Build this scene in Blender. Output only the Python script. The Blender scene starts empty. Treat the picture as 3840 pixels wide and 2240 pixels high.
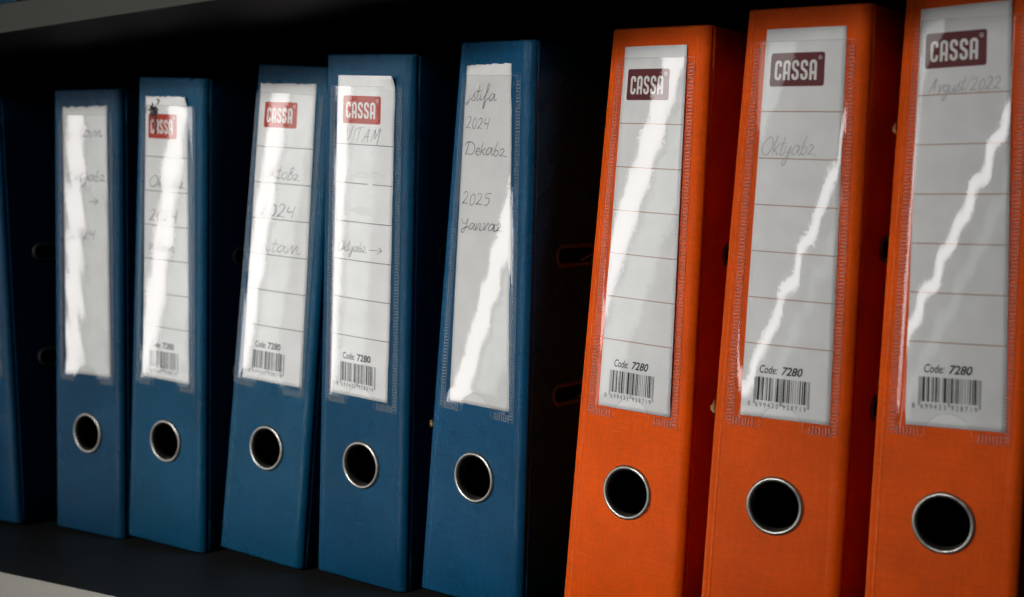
import bpy, math, random
import numpy as np
from mathutils import Matrix, Vector

random.seed(7); rng = np.random.default_rng(7)
scene = bpy.context.scene
C = scene.collection
MM = 0.001

# ------------------------------------------------------------------ camera
CAM = np.array([0.17504, -0.65279, 0.22586])
YAW, PITCH, ROLL, FPX = -0.63725, -0.05871, -0.02311, 5485.33
def cam_axes():
    cy, sy, cp, sp = math.cos(YAW), math.sin(YAW), math.cos(PITCH), math.sin(PITCH)
    f = np.array([sy*cp, cy*cp, sp]); r = np.array([cy, -sy, 0.0]); u = np.cross(r, f)
    c, s = math.cos(ROLL), math.sin(ROLL)
    return c*r + s*u, -s*r + c*u, f
R_, U_, F_ = cam_axes()
cd = bpy.data.cameras.new('camera'); cam = bpy.data.objects.new('camera', cd); C.objects.link(cam)
cam.matrix_world = Matrix(((R_[0], U_[0], -F_[0], CAM[0]), (R_[1], U_[1], -F_[1], CAM[1]),
                           (R_[2], U_[2], -F_[2], CAM[2]), (0, 0, 0, 1)))
cd.sensor_width = 36; cd.lens = FPX/3840*36; cd.clip_start = .01; cd.clip_end = 50
cd.dof.use_dof = True; cd.dof.focus_distance = .80
cd.dof.aperture_fstop = (cd.lens*MM)/0.0062; cd.dof.aperture_blades = 0
scene.camera = cam

# ------------------------------------------------------------------ world and lamps
world = bpy.data.worlds.new('World'); scene.world = world; world.use_nodes = True
world.node_tree.nodes['Background'].inputs[0].default_value = (.9, 1.0, 1.1, 1)
world.node_tree.nodes['Background'].inputs[1].default_value = 0.018
def area(name, loc, target, w, h, radiance, col):
    ld = bpy.data.lights.new(name, 'AREA'); ld.shape = 'RECTANGLE'; ld.size = w; ld.size_y = h
    ld.energy = radiance*math.pi*w*h*math.pi/4*1.27; ld.color = col
    o = bpy.data.objects.new(name, ld); C.objects.link(o); o.location = loc
    o.rotation_euler = (Vector(target)-Vector(loc)).to_track_quat('-Z', 'Y').to_euler()
    return o
# two tall windows far to the left of the camera, pale curtains beside them, and an added narrow-beam fill lamp behind it
area('window_light', (-4.55, -2.95, .60), (-.35, 0, .35), .48, 3.0, 6.3, (1.0, .95, .935))
area('curtain_light', (-4.17, -3.50, .60), (-.35, 0, .35), .62, 3.0, 1.7, (.95, 1.0, .97))
area('second_window_light', (-2.30, -4.60, .60), (-.35, 0, .35), .19, 3.2, 6.4, (1.0, .95, .945))
area('second_curtain_light', (-1.85, -4.80, .60), (-.35, 0, .35), .20, 3.2, .8, (.95, 1.0, .97))
fill = area('added_fill_light', (-.68, -2.55, 1.08), (-.42, 0, .15), .55, .6, 1.04, (1.0, .985, .95)); fill.data.spread = math.radians(20)  # added fill, beam narrowed so the row fades towards both ends

vs = scene.view_settings
vs.view_transform = 'Standard'; vs.look = 'None'; vs.gamma = 1; vs.exposure = 0; vs.use_curve_mapping = False
scene.render.engine = 'CYCLES'
scene.cycles.use_denoising = True
scene.cycles.max_bounces = 8; scene.cycles.transparent_max_bounces = 16
scene.cycles.caustics_reflective = False; scene.cycles.caustics_refractive = False
scene.cycles.sample_clamp_indirect = 4

# ------------------------------------------------------------------ materials
def new_mat(name):
    m = bpy.data.materials.new(name); m.use_nodes = True
    nt = m.node_tree; nt.nodes.clear()
    out = nt.nodes.new('ShaderNodeOutputMaterial')
    return m, nt, out
def N(nt, t, **kw):
    n = nt.nodes.new(t)
    for k, v in kw.items():
        if k in n.inputs: n.inputs[k].default_value = v
        else: setattr(n, k, v)
    return n
def L(nt, a, b): nt.links.new(a, b)
def bsdf(nt, out, **kw):
    p = nt.nodes.new('ShaderNodeBsdfPrincipled')
    for k, v in kw.items(): p.inputs[k].default_value = v
    L(nt, p.outputs[0], out.inputs[0]); return p
def plain(name, col, rough=.6, spec=.3, metal=0, vary=.0, scale=200):
    m, nt, out = new_mat(name)
    p = bsdf(nt, out, **{'Base Color': (*col, 1), 'Roughness': rough, 'Specular IOR Level': spec, 'Metallic': metal})
    if vary:
        tc = N(nt, 'ShaderNodeTexCoord'); nz = N(nt, 'ShaderNodeTexNoise', Scale=scale, Detail=6.0)
        mp = N(nt, 'ShaderNodeMapRange'); mp.inputs[3].default_value = 1-vary; mp.inputs[4].default_value = 1+vary
        mx = N(nt, 'ShaderNodeMix', data_type='RGBA', blend_type='MULTIPLY'); mx.inputs[0].default_value = 1
        mx.inputs[6].default_value = (*col, 1)
        L(nt, tc.outputs['Object'], nz.inputs['Vector']); L(nt, nz.outputs[0], mp.inputs[0])
        L(nt, mp.outputs[0], mx.inputs[7]); L(nt, mx.outputs[2], p.inputs['Base Color'])
    return m
def cloth(name, col, worn, rough=.42, seed=0.0, spec=.4, tm=.10, sl=.06):
    """embossed, PVC coated book cloth: fine weave relief, rub marks"""
    m, nt, out = new_mat(name)
    p = bsdf(nt, out, **{'Roughness': rough, 'Specular IOR Level': spec})
    uv = N(nt, 'ShaderNodeUVMap', uv_map='UVMap')
    sep = N(nt, 'ShaderNodeSeparateXYZ'); L(nt, uv.outputs[0], sep.inputs[0])
    def wave(sock, pitch, phase=0):
        a = N(nt, 'ShaderNodeMath', operation='MULTIPLY_ADD'); a.inputs[1].default_value = 2*math.pi/pitch; a.inputs[2].default_value = phase
        s = N(nt, 'ShaderNodeMath', operation='SINE'); L(nt, sock, a.inputs[0]); L(nt, a.outputs[0], s.inputs[0]); return s.outputs[0]
    wu = wave(sep.outputs[0], 1.25*MM); wv = wave(sep.outputs[1], 1.05*MM)
    pr = N(nt, 'ShaderNodeMath', operation='MULTIPLY'); L(nt, wu, pr.inputs[0]); L(nt, wv, pr.inputs[1])
    mpn = N(nt, 'ShaderNodeMapping'); mpn.inputs['Location'].default_value = (seed, seed*2, seed*3); L(nt, uv.outputs[0], mpn.inputs[0])
    fine = N(nt, 'ShaderNodeTexNoise', Scale=1100.0, Detail=3.0); L(nt, mpn.outputs[0], fine.inputs['Vector'])
    hsum = N(nt, 'ShaderNodeMath', operation='MULTIPLY_ADD'); L(nt, fine.outputs[0], hsum.inputs[0]); hsum.inputs[1].default_value = 1.6; L(nt, pr.outputs[0], hsum.inputs[2])
    bp = N(nt, 'ShaderNodeBump', Strength=1.0, Distance=.00009); L(nt, hsum.outputs[0], bp.inputs['Height']); L(nt, bp.outputs[0], p.inputs['Normal'])
    # broad tone variation
    big = N(nt, 'ShaderNodeTexNoise', Scale=28.0, Detail=5.0); L(nt, mpn.outputs[0], big.inputs['Vector'])
    mr = N(nt, 'ShaderNodeMapRange'); mr.inputs[1].default_value = .3; mr.inputs[2].default_value = .7; mr.inputs[3].default_value = .86; mr.inputs[4].default_value = 1.1; L(nt, big.outputs[0], mr.inputs[0])
    thr = N(nt, 'ShaderNodeMapRange'); thr.inputs[1].default_value = -1; thr.inputs[2].default_value = 1; thr.inputs[3].default_value = 1-tm; thr.inputs[4].default_value = 1+tm; L(nt, pr.outputs[0], thr.inputs[0])
    mm0 = N(nt, 'ShaderNodeMath', operation='MULTIPLY'); L(nt, mr.outputs[0], mm0.inputs[0]); L(nt, thr.outputs[0], mm0.inputs[1])
    # slubs: threads that run a little lighter or darker, both ways
    acc = mm0.outputs[0]
    for sc_ in ((700, 60, 1), (50, 800, 1), (420, 420, 1)):
        mpx = N(nt, 'ShaderNodeMapping'); mpx.inputs['Scale'].default_value = sc_; mpx.inputs['Location'].default_value = (seed*9, seed*4, 0); L(nt, uv.outputs[0], mpx.inputs[0])
        nx = N(nt, 'ShaderNodeTexNoise', Scale=1.0, Detail=2.0); L(nt, mpx.outputs[0], nx.inputs['Vector'])
        rx = N(nt, 'ShaderNodeMapRange'); rx.inputs[1].default_value = .3; rx.inputs[2].default_value = .7; rx.inputs[3].default_value = 1-sl; rx.inputs[4].default_value = 1+sl; L(nt, nx.outputs[0], rx.inputs[0])
        mu = N(nt, 'ShaderNodeMath', operation='MULTIPLY'); L(nt, acc, mu.inputs[0]); L(nt, rx.outputs[0], mu.inputs[1]); acc = mu.outputs[0]
    mm_ = N(nt, 'ShaderNodeMath', operation='MULTIPLY'); L(nt, acc, mm_.inputs[0]); mm_.inputs[1].default_value = 1.0
    mx = N(nt, 'ShaderNodeMix', data_type='RGBA', blend_type='MULTIPLY'); mx.inputs[0].default_value = 1; mx.inputs[6].default_value = (*col, 1); L(nt, mm_.outputs[0], mx.inputs[7])
    # rub marks: short horizontal broken dashes along the threads
    ms = N(nt, 'ShaderNodeMapping'); ms.inputs['Scale'].default_value = (60, 950, 1); ms.inputs['Location'].default_value = (seed*5, seed, 0); L(nt, uv.outputs[0], ms.inputs[0])
    sn = N(nt, 'ShaderNodeTexNoise', Scale=1.0, Detail=2.0); L(nt, ms.outputs[0], sn.inputs['Vector'])
    sr = N(nt, 'ShaderNodeMapRange'); sr.inputs[1].default_value = .68; sr.inputs[2].default_value = .76; L(nt, sn.outputs[0], sr.inputs[0])
    gate = N(nt, 'ShaderNodeTexNoise', Scale=45.0, Detail=2.0); L(nt, mpn.outputs[0], gate.inputs['Vector'])
    gr = N(nt, 'ShaderNodeMapRange'); gr.inputs[1].default_value = .5; gr.inputs[2].default_value = .62; gr.inputs[4].default_value = .55; L(nt, gate.outputs[0], gr.inputs[0])
    sm = N(nt, 'ShaderNodeMath', operation='MULTIPLY'); L(nt, sr.outputs[0], sm.inputs[0]); L(nt, gr.outputs[0], sm.inputs[1])
    # hinge ridge lightened for rub and painted dotted highlights, and rubbed head and tail edges
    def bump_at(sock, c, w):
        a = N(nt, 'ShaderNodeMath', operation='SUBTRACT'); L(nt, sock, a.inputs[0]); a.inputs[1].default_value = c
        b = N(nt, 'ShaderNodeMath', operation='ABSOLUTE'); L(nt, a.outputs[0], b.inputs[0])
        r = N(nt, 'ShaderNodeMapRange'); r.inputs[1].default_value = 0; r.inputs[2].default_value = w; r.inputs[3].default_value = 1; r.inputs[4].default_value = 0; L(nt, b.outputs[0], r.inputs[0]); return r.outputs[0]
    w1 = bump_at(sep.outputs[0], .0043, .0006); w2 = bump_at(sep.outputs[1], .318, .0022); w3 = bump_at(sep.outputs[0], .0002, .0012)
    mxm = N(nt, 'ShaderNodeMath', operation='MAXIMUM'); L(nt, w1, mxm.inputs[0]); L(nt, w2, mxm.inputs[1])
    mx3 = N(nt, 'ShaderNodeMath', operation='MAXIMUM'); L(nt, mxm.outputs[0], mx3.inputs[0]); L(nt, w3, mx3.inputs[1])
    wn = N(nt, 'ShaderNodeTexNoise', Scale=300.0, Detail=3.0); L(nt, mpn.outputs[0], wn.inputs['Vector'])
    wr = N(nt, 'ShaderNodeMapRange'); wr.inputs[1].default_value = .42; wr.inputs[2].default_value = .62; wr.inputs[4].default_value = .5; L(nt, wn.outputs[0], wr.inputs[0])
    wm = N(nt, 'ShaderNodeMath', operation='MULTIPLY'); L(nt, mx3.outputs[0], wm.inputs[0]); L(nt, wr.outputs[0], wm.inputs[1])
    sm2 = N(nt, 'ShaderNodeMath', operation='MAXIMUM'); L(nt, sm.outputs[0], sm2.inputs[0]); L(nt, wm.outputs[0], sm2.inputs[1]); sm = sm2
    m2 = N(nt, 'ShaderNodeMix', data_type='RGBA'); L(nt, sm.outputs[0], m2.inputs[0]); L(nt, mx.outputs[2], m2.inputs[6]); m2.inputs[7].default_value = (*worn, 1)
    L(nt, m2.outputs[2], p.inputs['Base Color'])
    rr = N(nt, 'ShaderNodeMapRange'); rr.inputs[1].default_value = .3; rr.inputs[2].default_value = .7; rr.inputs[3].default_value = rough-.06; rr.inputs[4].default_value = rough+.08
    L(nt, gate.outputs[0], rr.inputs[0]); L(nt, rr.outputs[0], p.inputs['Roughness'])
    return m
def blue(k):
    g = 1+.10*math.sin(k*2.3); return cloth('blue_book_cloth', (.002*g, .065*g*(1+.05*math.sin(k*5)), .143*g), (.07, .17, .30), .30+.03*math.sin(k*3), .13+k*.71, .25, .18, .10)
def orange(k):
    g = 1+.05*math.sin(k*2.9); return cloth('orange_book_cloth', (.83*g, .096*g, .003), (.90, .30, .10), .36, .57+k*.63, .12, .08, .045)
LINING = plain('black_lining_paper', (.012, .012, .012), .85, .1)
def paper_mat(name, col):
    m, nt, out = new_mat(name)
    p = bsdf(nt, out, **{'Roughness': .55, 'Specular IOR Level': .25})
    uv = N(nt, 'ShaderNodeUVMap', uv_map='UVMap')
    nz = N(nt, 'ShaderNodeTexNoise', Scale=70.0, Detail=8.0); L(nt, uv.outputs[0], nz.inputs['Vector'])
    mr = N(nt, 'ShaderNodeMapRange'); mr.inputs[1].default_value = .3; mr.inputs[2].default_value = .7; mr.inputs[3].default_value = .93; mr.inputs[4].default_value = 1.02; L(nt, nz.outputs[0], mr.inputs[0])
    mx = N(nt, 'ShaderNodeMix', data_type='RGBA', blend_type='MULTIPLY'); mx.inputs[0].default_value = 1; mx.inputs[6].default_value = (*col, 1); L(nt, mr.outputs[0], mx.inputs[7])
    L(nt, mx.outputs[2], p.inputs['Base Color']); return m
PAPER = paper_mat('coated_label_card', (.85, .85, .845))
PAPER_PLAIN = paper_mat('plain_cut_paper', (.72, .72, .71))
TORN = plain('torn_card_edge', (.45, .45, .42), .9, .1)
RED = plain('bright_red_ink', (.45, .036, .012), .5, .3, vary=.08)
MAROON = plain('dark_red_ink', (.125, .016, .020), .5, .3, vary=.08)
WHITE_INK = plain('unprinted_white', (.78, .77, .74), .55, .25)
BLACK_INK = plain('black_ink', (.016, .022, .020), .55, .3)
RUST_INK = plain('rust_line_ink', (.36, .15, .06), .55, .3)
PEN = plain('black_ballpoint', (.016, .017, .020), .5, .3)
PENCIL = plain('grey_pencil', (.46, .465, .47), .5, .3)
PENCIL2 = plain('dark_pencil', (.13, .13, .135), .5, .3)
GREY_SMUDGE = plain('pale_grey_smudge', (.76, .77, .76), .55, .25)
CHIP = plain('frayed_board', (.42, .24, .10), .9, .1, vary=.2, scale=900)
NICKEL = plain('nickel_ring', (.46, .45, .415), .42, .5, 1.0, vary=.1, scale=500)
SLOT = plain('darkened_slot_metal', (.15, .145, .13), .5, .5, .35, vary=.2, scale=700)
DARK = plain('slot_shade_black', (.004, .004, .004), .8, .05)
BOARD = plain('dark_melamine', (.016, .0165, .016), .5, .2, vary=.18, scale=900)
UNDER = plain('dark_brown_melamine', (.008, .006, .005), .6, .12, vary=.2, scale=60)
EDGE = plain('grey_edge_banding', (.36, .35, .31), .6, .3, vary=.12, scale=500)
def thin_fresnel(nt, nsock, gain):
    # reflectance of a thin sheet, the same from both sides
    g = N(nt, 'ShaderNodeNewGeometry'); d = N(nt, 'ShaderNodeVectorMath', operation='DOT_PRODUCT'); L(nt, g.outputs['Incoming'], d.inputs[0]); L(nt, nsock, d.inputs[1])
    a = N(nt, 'ShaderNodeMath', operation='ABSOLUTE'); L(nt, d.outputs['Value'], a.inputs[0])
    i = N(nt, 'ShaderNodeMath', operation='SUBTRACT', use_clamp=True); i.inputs[0].default_value = 1; L(nt, a.outputs[0], i.inputs[1])
    p = N(nt, 'ShaderNodeMath', operation='POWER'); L(nt, i.outputs[0], p.inputs[0]); p.inputs[1].default_value = 5
    k = N(nt, 'ShaderNodeMath', operation='MULTIPLY_ADD', use_clamp=True); L(nt, p.outputs[0], k.inputs[0]); k.inputs[1].default_value = .96*gain; k.inputs[2].default_value = .04*gain
    return k
EDGE_UP = plain('shaded_edge_banding', (.050, .053, .045), .7, .1, vary=.12, scale=500)  # same banding as the lower board, its shade put into the colour
def film_mat(name, seed, ragged):
    """clear vinyl: thin sheet, two faces reflect, slightly wavy"""
    m, nt, out = new_mat(name)
    uv = N(nt, 'ShaderNodeUVMap', uv_map='UVMap')
    mp = N(nt, 'ShaderNodeMapping'); mp.inputs['Location'].default_value = (seed*3.1, seed*7.7, seed); mp.inputs['Scale'].default_value = (150, 520, 1); L(nt, uv.outputs[0], mp.inputs[0])
    n1 = N(nt, 'ShaderNodeTexNoise', Scale=1.0, Detail=4.0, Roughness=.53); L(nt, mp.outputs[0], n1.inputs['Vector'])
    b = N(nt, 'ShaderNodeBump', Strength=1.0, Distance=.000036*ragged); L(nt, n1.outputs[0], b.inputs['Height'])
    k = thin_fresnel(nt, b.outputs[0], 1.6)
    tr = N(nt, 'ShaderNodeBsdfTransparent'); tr.inputs[0].default_value = (.995, .995, .995, 1)
    gl = N(nt, 'ShaderNodeBsdfGlossy', Roughness=.012); gl.inputs[0].default_value = (1, 1, 1, 1); L(nt, b.outputs[0], gl.inputs['Normal'])
    mx = N(nt, 'ShaderNodeMixShader'); L(nt, k.outputs[0], mx.inputs[0]); L(nt, tr.outputs[0], mx.inputs[1]); L(nt, gl.outputs[0], mx.inputs[2])
    L(nt, mx.outputs[0], out.inputs[0]); return m
def weld_mat():
    m, nt, out = new_mat('embossed_clear_weld')
    tr = N(nt, 'ShaderNodeBsdfTransparent'); tr.inputs[0].default_value = (.95, .95, .95, 1)
    df = N(nt, 'ShaderNodeBsdfDiffuse'); df.inputs[0].default_value = (.62, .66, .68, 1)
    m1 = N(nt, 'ShaderNodeMixShader'); m1.inputs[0].default_value = .27; L(nt, tr.outputs[0], m1.inputs[1]); L(nt, df.outputs[0], m1.inputs[2])
    k = thin_fresnel(nt, N(nt, 'ShaderNodeNewGeometry').outputs['Normal'], .9)
    gl = N(nt, 'ShaderNodeBsdfGlossy', Roughness=.22)
    mx = N(nt, 'ShaderNodeMixShader'); L(nt, k.outputs[0], mx.inputs[0]); L(nt, m1.outputs[0], mx.inputs[1]); L(nt, gl.outputs[0], mx.inputs[2])
    L(nt, mx.outputs[0], out.inputs[0]); return m
WELD = weld_mat()

# ------------------------------------------------------------------ mesh helpers
def link(name, verts, faces, mat, parent=None, origin=(0, 0, 0), uvs=None, smooth=False, kind=None):
    me = bpy.data.meshes.new(name)
    o0 = np.array(origin)
    me.from_pydata([tuple(np.asarray(v)-o0) for v in verts], [], faces); me.validate()
    if uvs is not None:
        lay = me.uv_layers.new(name='UVMap')
        li = np.empty(len(me.loops), int); me.loops.foreach_get('vertex_index', li)
        lay.data.foreach_set('uv', np.asarray(uvs, np.float32)[li].ravel())
    if smooth: me.polygons.foreach_set('use_smooth', [True]*len(me.polygons))
    me.materials.append(mat)
    o = bpy.data.objects.new(name, me); C.objects.link(o)
    if parent is not None: o.parent = parent
    if kind: o['kind'] = kind
    return o
def solidify(o, t, inner):
    md = o.modifiers.new('board', 'SOLIDIFY'); md.thickness = t; md.offset = -1
    o.data.materials.append(inner); md.material_offset = 1; md.material_offset_rim = 0
    return md
def grid_faces(nu, nv, base=0):
    return [(base+j*nu+i, base+j*nu+i+1, base+(j+1)*nu+i+1, base+(j+1)*nu+i) for j in range(nv-1) for i in range(nu-1)]
def box(x0, x1, y0, y1, z0, z1):
    v = [(x, y, z) for z in (z0, z1) for y in (y0, y1) for x in (x0, x1)]
    f = [(0, 2, 3, 1), (4, 5, 7, 6), (0, 1, 5, 4), (2, 6, 7, 3), (0, 4, 6, 2), (1, 3, 7, 5)]
    return v, f
def bevel(o, w, seg=2):
    md = o.modifiers.new('bevel', 'BEVEL'); md.width = w; md.segments = seg; md.limit_method = 'ANGLE'

# ------------------------------------------------------------------ the shelf
SH_E, SH_H, SH_T = -.0977, .3453, .0179
def shelf_unit():
    r = bpy.data.objects.new('shelf_unit', None); C.objects.link(r); r.location = (-.5, 0, -SH_T)
    r['label'] = 'dark shelf unit with grey edged boards above and below the binders'; r['category'] = 'shelf'
    org = (-.5, 0, -SH_T)
    X0, X1 = -1.55, .62
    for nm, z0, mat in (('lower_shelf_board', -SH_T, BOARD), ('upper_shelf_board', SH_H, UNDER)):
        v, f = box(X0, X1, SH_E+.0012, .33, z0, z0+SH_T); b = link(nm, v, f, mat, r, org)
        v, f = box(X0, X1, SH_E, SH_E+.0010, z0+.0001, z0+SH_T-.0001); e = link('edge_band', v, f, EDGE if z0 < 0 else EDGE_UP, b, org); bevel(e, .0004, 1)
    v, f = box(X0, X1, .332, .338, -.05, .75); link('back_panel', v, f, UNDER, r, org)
    v, f = box(-.918, -.900, SH_E, .331, .0003, SH_H-.0003); link('added_shade_panel', v, f, UNDER, r, org)  # unseen upright, added to shade the leftmost binder
    return r
shelf_unit()

# ------------------------------------------------------------------ binder surface
W, HB, RING_Z, RING_R = .0701, .318, .07296, .01434
class Pose:
    def __init__(s, p, z0=0):
        s.x, s.y, s.yaw, s.lean, s.pit, s.tw, s.dz = p[:7]; s.dz += z0
    def raw(s, u, v):
        a = s.yaw + s.tw*(v/HB-.5)
        X = (u-W/2)*np.cos(a)+W/2; Y = (u-W/2)*np.sin(a)+s.pit*v
        c, n = math.cos(s.lean), math.sin(s.lean)
        return np.stack([s.x+c*X+n*v, s.y+Y, -n*X+c*v+(W*n if n > 0 else 0)+s.dz], -1)
    def P(s, u, v, h=0.):
        """point at u across, v up the spine, h out of it (metres)"""
        u, v, h = np.broadcast_arrays(np.asarray(u, float), np.asarray(v, float), np.asarray(h, float))
        e = 1e-4; q = s.raw(u, v)
        n = np.cross(s.raw(u+e, v)-q, s.raw(u, v+e)-q); n /= np.linalg.norm(n, axis=-1, keepdims=True)
        return q + n*h[..., None]
RL, RR = .0022, .0058
def spine_h(u):
    """outer face of the spine board in cross section: rounded edges, creased hinges"""
    u = np.asarray(u, float); h = np.zeros_like(u)
    a = np.clip(RL-u, 0, RL); h -= RL-np.sqrt(np.maximum(RL*RL-a*a, 0))
    b = np.clip(u-(W-RR), 0, RR); h -= RR-np.sqrt(np.maximum(RR*RR-b*b, 0))
    h += .00034*np.exp(-((u-.0043)/.00042)**2) - .00012*np.exp(-((u-.0034)/.0005)**2)
    h -= .00012*np.exp(-((u-(W-.0085))/.0009)**2)
    return h

# ------------------------------------------------------------------ print and handwriting
_txt = {}
def text_mesh(body, bold=0.0, shear=0.0, space=1.0):
    key = (body, bold, shear, space)
    if key in _txt: return _txt[key]
    cu = bpy.data.curves.new('t', 'FONT'); cu.body = body; cu.size = 1; cu.offset = bold; cu.shear = shear; cu.space_character = space; cu.resolution_u = 4
    ob = bpy.data.objects.new('t', cu); C.objects.link(ob)
    dg = bpy.context.evaluated_depsgraph_get(); me = bpy.data.meshes.new_from_object(ob.evaluated_get(dg))
    v = np.array([x.co[:2] for x in me.vertices]); f = [tuple(p.vertices) for p in me.polygons]
    bpy.data.objects.remove(ob); bpy.data.meshes.remove(me); bpy.data.curves.remove(cu)
    _txt[key] = (v, f); return v, f
def ribbon(pts, w0, w1=None, closed=False, taper=False):
    p = np.asarray(pts, float); n = len(p); w1 = w0 if w1 is None else w1
    if closed:
        d = np.roll(p, -1, 0)-np.roll(p, 1, 0)
    else:
        d = np.gradient(p, axis=0)
    a = p-np.roll(p, 1, 0); b = np.roll(p, -1, 0)-p
    if not closed: a[0] = b[0]; b[-1] = a[-1]
    a /= np.linalg.norm(a, axis=1, keepdims=True)+1e-12; b /= np.linalg.norm(b, axis=1, keepdims=True)+1e-12
    t = a+b; t /= np.linalg.norm(t, axis=1, keepdims=True)+1e-12
    nn = np.c_[-t[:, 1], t[:, 0]]; cs = np.clip((np.c_[-a[:, 1], a[:, 0]]*nn).sum(1), .45, 1)
    w = np.full(n, w0/2.)
    if taper: w = w*(.62+.30*np.sin(np.linspace(0, math.pi, n))+.18*np.sin(np.linspace(0, rng.uniform(3, 9), n)+rng.uniform(0, 6)))
    w = (w/cs)[:, None]
    v = np.r_[p+nn*w, p-nn*w]
    m = n if closed else n-1
    f = [(i, n+i, n+(i+1) % n, (i+1) % n) for i in range(m)]
    return v, f
def smooth_line(pts, k=6):
    p = np.asarray(pts, float)
    if len(p) < 3: return p
    q = np.r_[[2*p[0]-p[1]], p, [2*p[-1]-p[-2]]]; out = []
    for i in range(1, len(q)-2):
        for t in np.linspace(0, 1, k, endpoint=False):
            a, b, c, d = q[i-1:i+3]
            out.append(.5*((2*b)+(c-a)*t+(2*a-5*b+4*c-d)*t*t+(3*b-a-3*c+d)*t**3))
    out.append(p[-1]); return np.array(out)
O_ = [(.35, 1), (.05, .6), (.1, .1), (.4, 0), (.62, .5), (.5, .95), (.3, 1)]
GLY = {  # advance, strokes (x height = 1)
 'i': (.5, [[(0, .9), (.08, .15), (.25, 0), (.45, .35)], [(.14, 1.35), (.2, 1.5)]]),
 'j': (.55, [[(.25, 1.0), (.2, 0), (0, -.45), (-.2, -.3), (.1, .05), (.5, .4)], [(.3, 1.4), (.35, 1.55)]]),
 's': (.55, [[(-.1, .1), (.3, 1.05), (.26, .75), (.46, .3), (.25, 0), (.02, .12)]]),
 't': (.5, [[(.3, 1.9), (.12, .3), (.25, 0), (.5, .3)], [(-.1, 1.15), (.52, 1.25)]]),
 'f': (.65, [[(-.05, .2), (.4, 1.2), (.55, 1.9), (.36, 1.95), (.2, .6), (.02, -.9), (.18, -.95), (.28, -.1), (.6, .3)]]),
 'a': (.85, [[(.6, .85), (.3, 1), (.02, .45), (.15, .02), (.42, .3), (.62, .95), (.6, .2), (.72, 0), (.9, .25)]]),
 'e': (.55, [[(.0, .45), (.4, .6), (.35, .95), (.1, .85), (.02, .3), (.25, 0), (.55, .3)]]),
 'k': (.65, [[(.2, 1.9), (.08, .9), (0, 0)], [(.55, 1.0), (.1, .45), (.3, .35), (.45, 0), (.65, .2)]]),
 'b': (.62, [[(.3, 1.8), (.1, .9), (.05, .15), (.3, 0), (.5, .4), (.3, .75), (.1, .6)]]),
 'B': (.62, [[(.38, 2.0), (.15, 1.0), (.0, -.1)], [(.1, 1.6), (.5, 1.9), (.45, 1.3), (.15, 1.05), (.5, .75), (.4, .1), (.0, 0)]]),
 'r': (.75, [[(0, .75), (.2, 1.0), (.42, .8), (.3, .45), (.05, .05), (.3, .1), (.8, -.05)]]),
 'o': (.7, [O_]), 'O': (1.15, [[(x*1.7, y*1.75) for x, y in O_]]),
 'D': (1.35, [[(.35, 1.9), (.25, .9), (.05, .05), (.3, .15), (.9, .1), (1.15, .9), (.9, 1.7), (.3, 1.9), (-.05, 1.6), (.05, 1.3)]]),
 'y': (.7, [[(0, 1), (.05, .45), (.3, .35), (.5, 1), (.4, .1), (.2, -.9), (-.05, -.8), (.2, -.1), (.7, .4)]]),
 'Y': (.95, [[(0, 1.5), (.1, .9), (.45, .85), (.7, 1.6), (.6, .6), (.35, -.5), (.05, -.3), (.4, .2), (.9, .4)]]),
 'n': (.75, [[(0, .95), (.02, 0), (.3, .95), (.45, .85), (.45, .1), (.6, 0), (.78, .3)]]),
 'v': (.65, [[(0, .95), (.15, .9), (.2, .02), (.5, .95), (.68, .85)]]),
 'm': (1.05, [[(0, .95), (.02, 0), (.28, .95), (.38, .85), (.4, .02), (.68, .95), (.78, .85), (.78, .1), (.92, 0), (1.1, .2)]]),
 'u': (.75, [[(0, .95), (.02, .2), (.2, 0), (.45, .5), (.5, .95), (.5, .15), (.65, 0), (.78, .25)]]),
 'g': (.7, [[(.5, .9), (.2, 1), (0, .5), (.2, .1), (.48, .5), (.5, .95), (.4, -.7), (.15, -.95), (.05, -.6), (.7, .3)]]),
 'V': (.85, [[(0, 1.7), (.25, 0), (.75, 1.8)]]), 'I': (.4, [[(.25, 1.7), (.05, 0)]]),
 'T': (.85, [[(.42, 1.7), (.15, -.1)], [(0, 1.6), (.85, 1.85)]]),
 'A': (1.0, [[(0, 0), (.62, 1.75), (.58, .9), (.65, 0)], [(.15, .65), (.75, .8)]]),
 'M': (1.1, [[(0, 0), (.4, 1.6), (.42, .4), (.95, 1.75), (.8, -.4)]]),
 '2': (.85, [[(.02, 1.25), (.25, 1.6), (.52, 1.35), (.4, .75), (.0, .05), (.2, .14), (.7, .02)]]),
 '0': (.8, [[(.35, 1.5), (.08, 1.0), (.1, .2), (.35, 0), (.6, .6), (.52, 1.3), (.3, 1.5)]]),
 '4': (.85, [[(.1, 1.5), (.0, .85), (.25, .75), (.55, .9)], [(.62, 1.6), (.48, 0)]]),
 '5': (.85, [[(.7, 1.55), (.2, 1.45), (.12, .9), (.42, .95), (.55, .5), (.3, 0), (0, .1)]]),
 '/': (.6, [[(.5, 1.9), (0, -.3)]]),
 '>': (1.5, [[(0, .5), (1.2, .55)], [(.8, 1.0), (1.22, .56), (.85, .1)]]),
 ' ': (.6, []),
}
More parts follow.
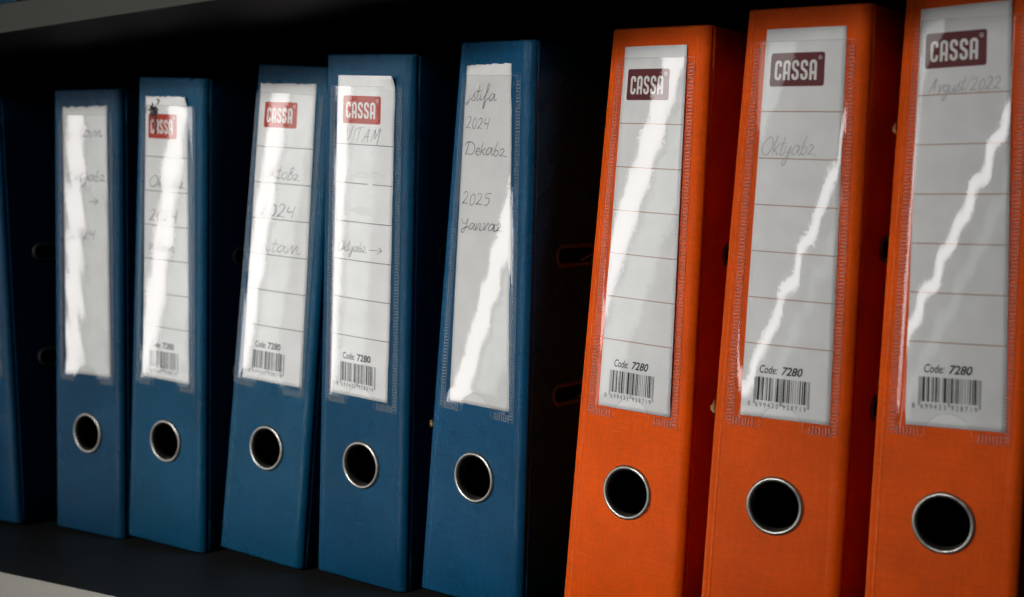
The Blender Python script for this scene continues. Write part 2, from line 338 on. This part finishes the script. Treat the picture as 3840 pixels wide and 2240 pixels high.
def handwriting(lines):
    """lines: (text, x, y, width, xheight, pen) in mm on the label, y from its top; returns verts, faces"""
    V, Fc = [], []
    for text, x, y, width, xh, pen in lines:
        adv = sum(GLY[c][0] for c in text); sx = width/max(adv, .1); cx = x
        drift = rng.uniform(-.02, .03)
        for c in text:
            a, strokes = GLY[c]
            jy = rng.uniform(-.08, .08)*xh; js = rng.uniform(.93, 1.07)
            for st in strokes:
                q = smooth_line([(px*sx*1.0, py*xh*js) for px, py in st])
                q = np.c_[cx+q[:, 0]+q[:, 1]*.18, -y+jy+q[:, 1]+(cx-x)*drift]
                v, f = ribbon(q, pen, taper=True); b = len(V); V += v.tolist(); Fc += [tuple(b+i for i in t) for t in f]
            cx += a*sx
    return np.array(V), Fc
def scribble():
    V, Fc = [], []
    for k in range(26):
        x, y = rng.normal(10, 2.6), rng.normal(-8, 2.6)
        q = smooth_line([(x, y), (x+rng.normal(0, 1.4), y-rng.uniform(1, 3)), (x+rng.normal(0, 1.6), y-rng.uniform(2, 6))], 4)
        v, f = ribbon(q, rng.uniform(.5, 1.3)); b = len(V); V += v.tolist(); Fc += [tuple(b+i for i in t) for t in f]
    q = [(12, -10), (12.6, -18), (12.2, -25)]
    v, f = ribbon(smooth_line(q), 2.0); b = len(V); V += v.tolist(); Fc += [tuple(b+i for i in t) for t in f]
    return np.array(V), Fc
def arc(cx, cy, r, a0, a1, n=7):
    t = np.radians(np.linspace(a0, a1, n)); return list(zip(cx+r*np.cos(t), cy+r*np.sin(t)))
def logo_letters():
    """five blocky rounded capitals, 24.4 x 9.6 mm, stroke 1.45"""
    h, w, s = 9.6, 4.1, 1.45; V, Fc = [], []
    i0, i1, j0, j1, r = s/2, w-s/2, s/2, h-s/2, 1.15
    Cc = [(i1, j1-2.3)]+arc(i1-r, j1-r, r, 0, 90)+arc(i0+r, j1-r, r, 90, 180)+arc(i0+r, j0+r, r, 180, 270)+arc(i1-r, j0+r, r, 270, 360)+[(i1, j0+2.3)]
    A1 = [(i0, 0)]+arc(i0+r, j1-r, r, 180, 90)+arc(i1-r, j1-r, r, 90, 0)+[(i1, 0)]
    A2 = [(i0, h*.36), (i1, h*.36)]
    S = [(i1, j1-2.2)]+arc(i1-r, j1-r, r, 0, 90)+arc(i0+r, j1-r, r, 90, 180)+[(i0, h*.66)]+[(i0+.25, h*.58), (i1-.25, h*.42)]+[(i1, h*.34)]+arc(i1-r, j0+r, r, 0, -90)+arc(i0+r, j0+r, r, 270, 180)+[(i0, j0+2.2)]
    step = 5.05
    for k, sts in enumerate(([Cc], [A1, A2], [S], [S], [A1, A2])):
        for st in sts:
            v, f = ribbon(np.array(st)+(k*step, 0), s); b = len(V); V += v.tolist(); Fc += [tuple(b+i for i in t) for t in f]
    return np.array(V), Fc
LOGO = logo_letters()
def rrect(x0, y0, x1, y1, r):
    p = arc(x1-r, y1-r, r, 0, 90)+arc(x0+r, y1-r, r, 90, 180)+arc(x0+r, y0+r, r, 180, 270)+arc(x1-r, y0+r, r, 270, 360)
    c = ((x0+x1)/2, (y0+y1)/2); n = len(p)
    return np.array([c]+p), [(0, 1+i, 1+(i+1) % n) for i in range(n)]
def rpanel(x0, y0, x1, y1, r):
    # rounded rectangle cut into upright strips so that it follows the card
    xs = np.r_[x0+r-r*np.cos(np.linspace(0, math.pi/2, 6)), np.linspace(x0+r, x1-r, 16)[1:-1], x1-r+r*np.sin(np.linspace(0, math.pi/2, 6))]
    dy = np.array([r-math.sqrt(max(r*r-max(x0+r-x, x-x1+r, 0)**2, 0)) for x in xs]); V = []
    for k in np.linspace(0, 1, 5): V += list(zip(xs, y0+dy+(y1-y0-2*dy)*k))
    return np.array(V), grid_faces(len(xs), 5)
def ean13(code):
    Lc = ['0001101', '0011001', '0010011', '0111101', '0100011', '0110001', '0101111', '0111011', '0110111', '0001011']
    G = [''.join('1' if c == '0' else '0' for c in l)[::-1] for l in Lc]; Rc = [''.join('1' if c == '0' else '0' for c in l) for l in Lc]
    par = ['LLLLLL', 'LLGLGG', 'LLGGLG', 'LLGGGL', 'LGLLGG', 'LGGLLG', 'LGGGLL', 'LGLGLG', 'LGLGGL', 'LGGLGL'][int(code[0])]
    s = '101'+''.join((Lc if q == 'L' else G)[int(d)] for d, q in zip(code[1:7], par))+'01010'+''.join(Rc[int(d)] for d in code[7:])+'101'
    guard = set(range(3)) | set(range(45, 50)) | set(range(92, 95)); bars = []; i = 0
    while i < 95:
        if s[i] == '1':
            j = i
            while j < 95 and s[j] == '1': j += 1
            bars.append((i, j, i in guard)); i = j
        else: i += 1
    return bars
LINES_MM = [40.2, 63.1, 86.0, 108.9, 131.8, 154.7]

# ------------------------------------------------------------------ one binder
def binder(pose_p, cloth_mat, label, group, lab=None, film=None, z0=0, name='lever_arch_binder', slots=True, cover_in=(.012, .005), pocket=True, chips=()):
    ps = Pose(pose_p, z0)
    org = ps.P(W/2, 0, -.1); org[2] = z0
    root = bpy.data.objects.new(name, None); C.objects.link(root); root.location = org
    root['label'] = label; root['category'] = 'binder'; root['group'] = group
    def add(nm, v, f, mat, parent=root, **k): return link(nm, v, f, mat, parent, org, **k)
    # spine with a real finger hole
    hs = RING_R+.004; uc = W/2
    us = sorted(set(np.round(np.r_[np.linspace(0, RL, 7), np.linspace(RL, .0075, 14), uc-hs, np.linspace(.012, W-.012, 9), uc+hs, np.linspace(W-.009, W-RR, 9), np.linspace(W-RR, W, 10)], 6)))
    us = [u for u in us if not (uc-hs+1e-5 < u < uc+hs-1e-5)]
    vsx = sorted(set(np.round(np.r_[0, .0012, RING_Z-hs, RING_Z+hs, np.linspace(.11, HB-.0012, 12), HB], 6)))
    # soft turn-in at head and tail
    UU, VV = np.meshgrid(us, vsx); HH = spine_h(UU)-np.where((VV < 1e-6) | (VV > HB-1e-6), .0009, 0)
    pts = ps.P(UU, VV, HH).reshape(-1, 3); uvs = np.c_[UU.ravel(), VV.ravel()]
    nu = len(us); fc = []
    iu = us.index(round(uc-hs, 6)); jv = vsx.index(round(RING_Z-hs, 6))
    for j in range(len(vsx)-1):
        for i in range(nu-1):
            if i == iu and j == jv: continue
            fc.append((j*nu+i, j*nu+i+1, (j+1)*nu+i+1, (j+1)*nu+i))
    base = len(pts); n = 48; t = np.linspace(0, 2*np.pi, n, endpoint=False)
    ri = RING_R-.0016
    cir = np.c_[np.cos(t), np.sin(t)]*ri
    vv = [tuple(x) for x in pts]; uu = list(map(tuple, uvs))
    cir2 = cir*(ri+.0007)/ri
    for ring in (cir2, cir):
        q = ps.P(uc+ring[:, 0], RING_Z+ring[:, 1], spine_h(uc+ring[:, 0])); vv += [tuple(x) for x in q]; uu += [(uc+a, RING_Z+b) for a, b in ring]
    c00, c10, c11, c01 = jv*nu+iu, jv*nu+iu+1, (jv+1)*nu+iu+1, (jv+1)*nu+iu
    for q0, (ca, cb) in zip((-6, 6, 18, 30), ((c10, c11), (c11, c01), (c01, c00), (c00, c10))):
        fc.append((ca, cb)+tuple(base+(q0+i) % n for i in range(12, -1, -1)))
    for i in range(n): k = (i+1) % n; fc.append((base+i, base+k, base+n+k, base+n+i))
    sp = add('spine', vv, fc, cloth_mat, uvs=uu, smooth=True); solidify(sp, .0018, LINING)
    # covers, hinged on the spine edges
    covers = {}
    for nm, side in (('back_cover', 0), ('front_cover', 1)):
        vlist = np.linspace(.0006, HB-.0006, 16); D = .282
        sl = np.r_[0, .002, .006, .012, .02, np.linspace(.035, D, 9)]
        rr = RR if side else RL
        e = ps.P(np.full(16, W-.00005 if side else .00005), vlist, np.full(16, -rr))
        dx = -cover_in[1] if side else cover_in[0]
        cv = []; cu_ = []
        for j in range(16):
            d = np.array([dx, D, 0])/math.hypot(dx, D)
            for s_ in sl:
                g = .0006*math.exp(-((s_-.008)/.0015)**2)*(-1 if side else 1)      # pressed hinge groove
                cv.append(e[j]+d*s_+np.array([g, 0, 0])); cu_.append((s_+.2, vlist[j]))
        f = grid_faces(len(sl), 16)
        if not side: f = [t_[::-1] for t_ in f]
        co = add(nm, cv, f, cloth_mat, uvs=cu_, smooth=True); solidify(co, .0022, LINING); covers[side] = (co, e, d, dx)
    # lock slots in the front cover: rims 80 mm apart
    if slots:
        co, e, d, dx = covers[1]
        for vs_ in (.2017, .1222):
            E = ps.P(W-.00005, vs_, -RR); up = ps.P(W-.00005, vs_+.001, -RR)-E; up /= np.linalg.norm(up)
            nrm = np.cross(d, up); nrm /= np.linalg.norm(nrm)
            if nrm[0] < 0: nrm = -nrm
            s0, s1, r = .0215, .060, .0050
            def stad(r_, h_, n_=14):
                a = [(s1-.0055-0*r_+r_*math.cos(q), r_*math.sin(q)) for q in np.linspace(-math.pi/2, math.pi/2, n_)]+[(s0+.0055+r_*math.cos(q), r_*math.sin(q)) for q in np.linspace(math.pi/2, 3*math.pi/2, n_)]
                return [E+d*x+up*y+nrm*h_ for x, y in a]
            prof = [(.0066, .0000), (.0064, .0007), (.0057, .0013), (.0048, .0012), (.0041, .0004), (.0039, -.0004)]
            rings = [stad(a, b) for a, b in prof]; m = len(rings[0]); v = [x for q in rings for x in q]
            f = [(k*m+i, k*m+(i+1) % m, (k+1)*m+(i+1) % m, (k+1)*m+i) for k in range(len(rings)-1) for i in range(m)]
            rim = add('slot_rim', v, f, SLOT, co, smooth=True)
            v = stad(.0042, .00025); v = [sum(v)/len(v)]+v
            add('slot_shade', v, [(0, 1+i, 1+(i+1) % m) for i in range(m)], DARK, co)  # black plate over the cover, stands in for the shade in the slot
            # end of the arch wire standing in the slot
            wv = []; path = [(.046, -.0032, .0004), (.048, -.0024, .0012), (.052, -.0008, .0016), (.057, .0002, .0012)]
            for (a, b, h_) in path:
                c_ = E+d*a+up*b+nrm*h_
                for q in np.linspace(0, 2*np.pi, 6, endpoint=False): wv.append(c_+.0006*(up*math.cos(q)+nrm*math.sin(q)))
            f = [(k*6+i, k*6+(i+1) % 6, (k+1)*6+(i+1) % 6, (k+1)*6+i) for k in range(3) for i in range(6)]
            add('arch_wire', wv, f, NICKEL, co, smooth=True)
    # metal finger ring
    R = RING_R+.0003
    prof = [(R+.0002, -.0002), (R+.00015, .0004), (R-.0002, .0010), (R-.0008, .0014), (R-.0014, .00145), (R-.0020, .0011), (R-.00235, .0005), (R-.0025, -.0008), (R-.0024, -.006), (R-.0016, -.0066)]
    n = 64; t = np.linspace(0, 2*np.pi, n, endpoint=False); v = []
    for k, (r, h) in enumerate(prof):
        # slight hand-pressed unevenness of the rolled rim
        rr_ = r*(1+.004*np.sin(2*t+pose_p[0]*40)+.003*np.sin(5*t+pose_p[0]*9))
        hh_ = h+(.00025*np.exp(-((t-1.35)/.25)**2)+.0002*np.exp(-((t-.75)/.2)**2) if 1 < k < 5 else 0)
        v += [tuple(x) for x in ps.P(uc+rr_*np.cos(t), RING_Z+rr_*np.sin(t), hh_)]
    f = [(k*n+i, k*n+(i+1) % n, (k+1)*n+(i+1) % n, (k+1)*n+i) for k in range(len(prof)-1) for i in range(n)]
    add('finger_ring', v, f, NICKEL, smooth=True)
    # rod of the arch mechanism, just visible through the finger hole
    rv, rf = [], []
    for k, vz in enumerate(np.linspace(RING_Z+.001, RING_Z+.075, 5)):
        c_ = ps.P(uc+.004, vz, -.030)
        for q in np.linspace(0, 2*np.pi, 8, endpoint=False): rv.append(c_+.0009*np.array([math.cos(q), math.sin(q), 0]))
    rf = [(k*8+i, k*8+(i+1) % 8, (k+1)*8+(i+1) % 8, (k+1)*8+i) for k in range(4) for i in range(8)]+[tuple(range(7, -1, -1)), tuple(range(32, 40))]
    add('arch_rod', rv, rf, NICKEL, smooth=True)
    # worn chips on edges
    for (cu2, cv2, sz, dirx) in chips:
        v, f = [], []
        c_ = ps.P(cu2, cv2, -.001); m = 9
        for k, (sc_, ho) in enumerate(((1, -.0004), (.75, .0009), (.25, .0013))):
            for i in range(m):
                a = 2*np.pi*i/m; rad = sz*sc_*(1+.35*math.sin(3*a+cv2*90)+.2*math.sin(5*a))
                v.append(c_+np.array([dirx*(.6*rad*math.cos(a)-sz*.35), -ho, rad*math.sin(a)*1.4]))
        f = [(k*m+i, k*m+(i+1) % m, (k+1)*m+(i+1) % m, (k+1)*m+i) for k in range(2) for i in range(m)]+[tuple(range(2*m, 3*m))]
        add('frayed_chip', v, f, CHIP)
    if not pocket: return root
    # ---------------------------------------------------------------- card and pocket
    lx, lz, lw, lh, lr = pose_p[7:12] if lab is None or 'rect' not in lab else lab['rect']
    fR, fc_, ft, rag = film.get('R', .25), film.get('c', 0.), film.get('t', 0.), film.get('rag', 1.)
    pu0, pu1 = min(.0068, lx-.0052), max(.0632, lx+lw+.0048); pv0, pv1 = lz-.0046, lz+lh-.0062
    gw = .0036     # weld band width
    lc = lx+lw/2; hw = lw/2; zc = lz+lh/2
    xs = np.linspace(-hw, hw, 41)
    def bulge0(x, z): return (hw*hw-x*x)/(2*fR)+fc_*x+ft*x*z
    mn = min(bulge0(xs, z_).min() for z_ in (-lh/2, 0, lh/2))
    def sstep(a): a = np.clip(a, 0, 1); return a*a*(3-2*a)
    wob = [(rng.uniform(20, 60), rng.uniform(15, 45), rng.uniform(0, 6), rng.uniform(-1, 1)) for _ in range(7)]
    def card_h(u, v):
        x, z = np.asarray(u)-lc, np.asarray(v)-zc
        xc = np.clip(x, -hw, hw)
        b = bulge0(xc, z)-mn
        b = b+sum(a*.00001*rag*np.sin(ku*u*6+kv*v*6+ph) for ku, kv, ph, a in wob)
        ramp = sstep((np.asarray(v)-pv0)/.016)*.85+.15
        return np.maximum(.00025+b*ramp, .0002)
    def film_h(u, v):
        u = np.asarray(u, float); v = np.asarray(v, float)
        h = card_h(u, v)+.00022
        edge = np.minimum(sstep((u-(pu0+gw-.0002))/np.maximum(lc-hw-pu0-gw+.0004, .0012)), sstep(((pu1-gw+.0002)-u)/np.maximum(pu1-gw-lc-hw+.0004, .0012)))
        return .0003+(h-.0003)*edge
    rag_t = lab.get('top', 0); rag_r = lab.get('right', 0)
    def lab_uv(x, y):
        """mm from the card's top left (y negative downwards) to u, v"""
        du, dv = x*MM-lw/2, y*MM+lh/2
        return lc+du*math.cos(lr)-dv*math.sin(lr), zc+du*math.sin(lr)+dv*math.cos(lr)
    nu_, nv_ = 17, 70
    gx = np.linspace(0, 1, nu_); gy = np.linspace(0, 1, nv_); X, Y = np.meshgrid(gx, gy)
    wide, high = lw*1000, lh*1000
    rj = rag_r*(np.cumsum(rng.normal(0, .25, nv_))); rj -= rj.mean(); rj = np.minimum(rj, .6)
    tj = rag_t*rng.uniform(-1.0, .3, nu_)
    xm = X*(wide+rj[:, None]); ym = -(1-Y)*(high)+Y**40*tj[None, :]
    lu, lv = lab_uv(xm, ym)
    curl = lab.get('curl', 0)*np.clip((lv-(lz+lh-.010))/.010, 0, 1)**2*np.clip((X-.55)/.45, 0, 1)**1.5*.004
    lh_ = card_h(lu, lv)+curl
    card = add('label_card', ps.P(lu, lv, lh_).reshape(-1, 3), grid_faces(nu_, nv_), PAPER_PLAIN if lab.get('plain') else PAPER, uvs=np.c_[lu.ravel()+pose_p[0], lv.ravel()], smooth=True)
    md = card.modifiers.new('thickness', 'SOLIDIFY'); md.thickness = .00022; md.offset = -1
    def put(nm, V, Fc, mat, lift=.00009, stag=True):
        V = np.asarray(V); u, v = lab_uv(V[:, 0], V[:, 1])
        return add(nm, ps.P(u, v, card_h(u, v)+lift), Fc, mat, card)
    if not lab.get('plain'):
        ox = lab.get('ox', 4.0); red = lab['ink']; Lm = lab['line']
        V, Fc = rpanel(ox, -28.0, ox+31.2, -11.8, 1.3)
        put('logo_panel', V, Fc, red, .00005)
        V, Fc = LOGO; put('logo_lettering', V+np.array([ox+2.7, -25.0]), Fc, WHITE_INK, .00010)
        a = np.array(arc(ox+28.6, -14.4, .85, 0, 345, 16)); V, Fc = ribbon(a, .22, closed=True)
        v2, f2 = text_mesh('R'); v2 = v2*1.15+np.array([ox+28.6-.38, -14.8]); b = len(V)
        put('registered_mark', np.r_[V, v2], Fc+[tuple(b+i for i in q) for q in f2], WHITE_INK, .00010)
        for k, yl in enumerate(LINES_MM):
            xe = np.linspace(.3, wide-.3, 13); wv = .2
            spans = [(0, 13)]
            if lab.get('rubbed') and k == 1: spans = [(0, 8), (8, 13)]
            V, Fc = [], []
            for a0, a1 in spans:
                xx = xe[a0:a1]; b = len(V); m = len(xx)
                V += [(x, -yl+wv) for x in xx]+[(x, -yl-wv) for x in xx]; Fc += [(b+i, b+m+i, b+m+i+1, b+i+1) for i in range(m-1)]
            put('ruled_line', V, Fc, Lm, .00005)
        it = lab.get('italic', 0)
        v1, f1 = text_mesh('Code:', .012, .25*it); v2, f2 = text_mesh('7280', .022, .25*it)
        sx, sy = 4.5, 5.5; x0 = ox+4.6
        w1 = v1[:, 0].max()*sx; k2 = 11.2/(v2[:, 0].max()); k1 = 10.0/v1[:, 0].max()
        put('code_word', np.c_[v1[:, 0]*k1+x0, v1[:, 1]*5.6-168.9], f1, BLACK_INK)
        put('code_number', np.c_[v2[:, 0]*k2+x0+11.8, v2[:, 1]*5.7-168.9], f2, BLACK_INK)
        V, Fc = [], []
        mod = .305; bx = ox+2.6
        for a, b_, gd in ean13(lab['ean']):
            b = len(V); x0_, x1_ = bx+a*mod+.02, bx+b_*mod-.02; yb = -184.6 if gd else -182.6
            ys = np.linspace(-171.0, yb, 7); V += [(x, y) for y in ys for x in (x0_, x1_)]; Fc += [(b+2*i, b+2*i+2, b+2*i+3, b+2*i+1) for i in range(6)]
        put('barcode', V, Fc, BLACK_INK)
        V, Fc = [], []
        cx = [bx-3.0]+[bx+mod*(3.6+7*i) for i in range(6)]+[bx+mod*(50.4+7*i) for i in range(6)]
        for ch, x in zip(lab['ean'], cx):
            v1, f1 = text_mesh(ch, -.004); b = len(V); V += [(a*2.9+x, c*3.5-186.0) for a, c in v1]; Fc += [tuple(b+i for i in q) for q in f1]
        put('barcode_digits', V, Fc, BLACK_INK)
    for (mat, lines) in lab.get('hand', []):
        for ln in lines:
            V, Fc = handwriting([ln]); put('handwriting', V, Fc, mat, .00015)
    if lab.get('scribble'):
        V, Fc = scribble(); put('ink_scribble', V, Fc, PEN, .00018)
    for (x, y, w_, h_) in lab.get('smudge', []):
        p_ = [(x+w_*math.cos(a)*(1+.25*math.sin(3*a+x)), y+h_*math.sin(a)*(1+.25*math.cos(2*a+y))) for a in np.linspace(0, 2*np.pi, 20, endpoint=False)]
        put('pale_smudge', [(x, y)]+p_, [(0, 1+i, 1+(i+1) % 20) for i in range(20)], GREY_SMUDGE, .00004)
    # clear film with thumb cut
    nu_, nv_ = 45, 110
    gu = np.linspace(pu0+gw-.0004, pu1-gw+.0004, nu_); uc2 = (pu0+pu1)/2; Rc = .0112
    vb = pv0+np.maximum(.0029, np.where(np.abs(gu-uc2) < Rc, .0004+np.sqrt(np.maximum(Rc**2-(gu-uc2)**2, 0))*.98, 0))
    T = np.linspace(0, 1, nv_)[:, None]; FU = np.repeat(gu[None, :], nv_, 0); FV = vb[None, :]+(pv1-vb[None, :])*T
    FH = film_h(FU, FV)
    pk = add('label_pocket', ps.P(FU, FV, FH).reshape(-1, 3), grid_faces(nu_, nv_), film_mat('clear_vinyl_film', pose_p[0]*10, rag), uvs=np.c_[FU.ravel(), FV.ravel()], smooth=True)
    # cut edges of the film: thumb notch and mouth
    ang = np.linspace(0, math.pi, 25); q = np.c_[uc2+Rc*np.cos(ang), pv0+.0004+Rc*.98*np.sin(ang)]
    for V, Fc in (ribbon(q, .00022), ribbon(np.c_[np.linspace(pu0+.0004, pu1-.0004, 30), np.full(30, pv1)], .00024)):
        add('film_edge', ps.P(V[:, 0], V[:, 1], film_h(V[:, 0], V[:, 1])+.0001), Fc, WELD, pk)
    # welded seams: small embossed rungs
    V, Fc = [], []
    def rung(u0, u1, v0, v1, h=.0005):
        b = len(V); iu_, iv_ = min(.00025, (u1-u0)*.3), min(.00025, (v1-v0)*.3)
        for (a, c_, hh) in ((u0, v0, 0), (u1, v0, 0), (u1, v1, 0), (u0, v1, 0), (u0+iu_, v0+iv_, h), (u1-iu_, v0+iv_, h), (u1-iu_, v1-iv_, h), (u0+iu_, v1-iv_, h)):
            V.append(tuple(ps.P(a, c_, hh+.00032)))
        Fc.extend([(b+4, b+5, b+6, b+7), (b, b+1, b+5, b+4), (b+1, b+2, b+6, b+5), (b+2, b+3, b+7, b+6), (b+3, b, b+4, b+7)])
    pit = .00178; nr = int((pv1-pv0-.001)/pit)
    for k in range(nr):
        v0 = pv0+.0006+k*pit
        rung(pu0+.0002, pu0+gw-.0003, v0, v0+pit*.52); rung(pu1-gw+.0003, pu1-.0002, v0, v0+pit*.52)
    nb = int((uc2-Rc-.001-pu0-gw)/.00165)
    for k in range(nb):
        a = pu0+gw+k*.00165; rung(a, a+.0009, pv0-.0006, pv0+.0034); a = pu1-gw-.0009-k*.00165; rung(a, a+.0009, pv0-.0006, pv0+.0034)
    ls = np.linspace(pv0-.0006, pv1, 40)
    for a in (pu0, pu0+gw-.00005, pu1-gw+.00005-.0003, pu1-.0003):
        for k in range(39): rung(a, a+.0003, ls[k], ls[k+1]-.00002, .0003)
    for a0, a1 in ((pu0, uc2-Rc), (uc2+Rc, pu1)):
        rung(a0, a1, pv0-.0008, pv0-.0005, .0003)
    add('weld_seam', V, Fc, WELD, pk, kind='stuff')
    return root

# ------------------------------------------------------------------ the row
POSE = {
 'B0': [-.8355, -.0050, -.12, -.012, .0, -.04, .002, .012, .1145, .046, .191, 0],
 'B1': [-0.73162, 0.00364, 0.03776, 0.04914, 0.00286, -0.02663, 0.00012, 0.01127, 0.11531, 0.04786, 0.1908, 0.01235],
 'B2': [-0.64629, 0.00191, 0.00603, 0.09679, -0.02147, -0.17734, 0.0, 0.01056, 0.11508, 0.04551, 0.19054, 0.01641],
 'B3': [-0.55381, 0.00166, -0.00506, 0.11303, 0.03415, -0.11638, 0.00152, 0.00649, 0.11574, 0.05266, 0.19054, 0.02438],
 'B4': [-0.46247, -0.00231, -0.02083, 0.08707, -0.02719, -0.0661, 0.0, 0.00992, 0.11422, 0.0466, 0.19128, -0.00626],
 'B5': [-0.37647, -0.00344, -0.15423, 0.09612, -0.01279, -0.40216, 0.0, 0.01127, 0.11453, 0.04547, 0.19097, 0.02215],
 'O1': [-0.27705, -0.00028, -0.09, 0.08351, 0.02284, -0.362, 0.00015, 0.01264, 0.11698, 0.04599, 0.19115, 0.00468],
 'O2': [-0.1897, -0.00062, 0.04177, 0.07149, 0.01915, -0.46459, 0.00216, 0.01359, 0.11647, 0.04608, 0.19119, 0.00527],
 'O3': [-0.1058, 0.00695, 0.0108, 0.0546, 0.01711, -0.41276, 0.00171, 0.01204, 0.11793, 0.04625, 0.19431, 0.02899],
}
BP = dict(ink=RED, line=BLACK_INK, ean='8699433928016')
OP = dict(ink=MAROON, line=RUST_INK, ean='8699433928719', italic=1)
GB, GO = 'blue lever arch binders on the shelf', 'orange lever arch binders on the shelf'
FILM = {'B0': dict(R=.40), 'B1': dict(R=.408, rag=1.6), 'B2': dict(R=.398, rag=1.5), 'B3': dict(R=.367, rag=1.2), 'B4': dict(R=.367, rag=1.5),
        'B5': dict(R=.292, rag=1.2), 'O1': dict(R=.392, c=.020, t=-.10, rag=1.2), 'O2': dict(R=.316, rag=1.1), 'O3': dict(R=.36, t=.18, rag=.85)}
binder(POSE['B0'], blue(1), 'blue binder cut off by the left edge of the picture', GB, dict(plain=1), FILM['B0'])
binder(POSE['B1'], blue(2), 'upright blue binder with an unprinted handwritten card, next to the leftmost one', GB,
       dict(plain=1, top=1.2, hand=[(PEN, [('vitam', 6, 22, 37, 4.2, .55), ('Oktyabr', 4, 53, 42, 4.2, .55), ('>', 27, 70, 12, 5, .55), ('2024', 8, 94, 27, 4.6, .55)])]), FILM['B1'])
binder(POSE['B2'], blue(3), 'blue binder with black ink scribbled over the logo at the card top', GB,
       dict(BP, ox=3.6, top=.8, curl=.6, scribble=1, hand=[(PEN, [('Oktobr', 5, 60.5, 38, 4.5, .5), ('2024', 6, 83, 30, 4.6, .5), ('vitam', 5, 103, 27, 3.8, .45)])]), FILM['B2'])
binder(POSE['B3'], blue(4), 'leaning blue binder with printed card reading 2024 and vitam in pencil', GB,
       dict(BP, ox=6.0, top=.6, hand=[(PENCIL2, [('OktoBr', 7, 60, 36, 4.2, .45), ('2024', 8, 84, 33, 5.2, .55), ('vitam', 8, 107, 38, 4.6, .40)])]), FILM['B3'])
binder(POSE['B4'], blue(5), 'blue binder with VITAM pencilled under the red logo on its card', GB,
       dict(BP, ox=5.0, curl=1, right=.3, rubbed=1, smudge=[(28, -57.5, 12, 2.4), (23, -79, 9, 2.2)],
            hand=[(PEN, [('VITAM', 8, 38.2, 28, 4.6, .32), ('Oktyabr', 2.5, 104, 25, 3.5, .34), ('>', 29, 104, 12, 4.4, .36)])]), FILM['B4'])
binder(POSE['B5'], blue(6), 'blue binder with plain card handwritten istifa 2024, beside the orange binders', GB,
       dict(plain=1, right=.5, top=.5, hand=[(PEN, [('jstifa', 3, 20, 29, 4.0, .42), ('2024', 3, 35.5, 24, 3.9, .42), ('Dekabr', 3, 50, 39, 4.0, .42), ('2025', 3, 78, 27, 4.2, .42), ('Yanvar', 3, 92, 37, 3.9, .42)])]),
       FILM['B5'], chips=[(.0, .098, .0018, 1)])
binder(POSE['O1'], orange(7), 'orange binder beside the blue row, no handwriting on its card', GO, dict(OP), FILM['O1'])
binder(POSE['O2'], orange(8), 'orange binder with Oktyabr in faint pencil, middle of the three orange ones', GO,
       dict(OP, hand=[(PENCIL, [('Oktyabr', 1.5, 61.5, 31, 5.0, .5)])]), FILM['O2'], chips=[(.0, .118, .0024, 1)])
binder(POSE['O3'], orange(9), 'orange binder nearest the camera at the right edge of the picture', GO,
       dict(OP, ox=3.4, hand=[(PENCIL, [('Avgust/2022', 6, 39.5, 36, 3.6, .5)])]), FILM['O3'], chips=[(.0, .256, .0019, 1)])
binder([-.8905, .05, 0, 0, 0, 0, 0]+POSE['B0'][7:], blue(10), 'blue binder standing on the upper shelf, top left corner', 'blue binders on the upper shelf',
       z0=SH_H+SH_T, slots=False, pocket=False)
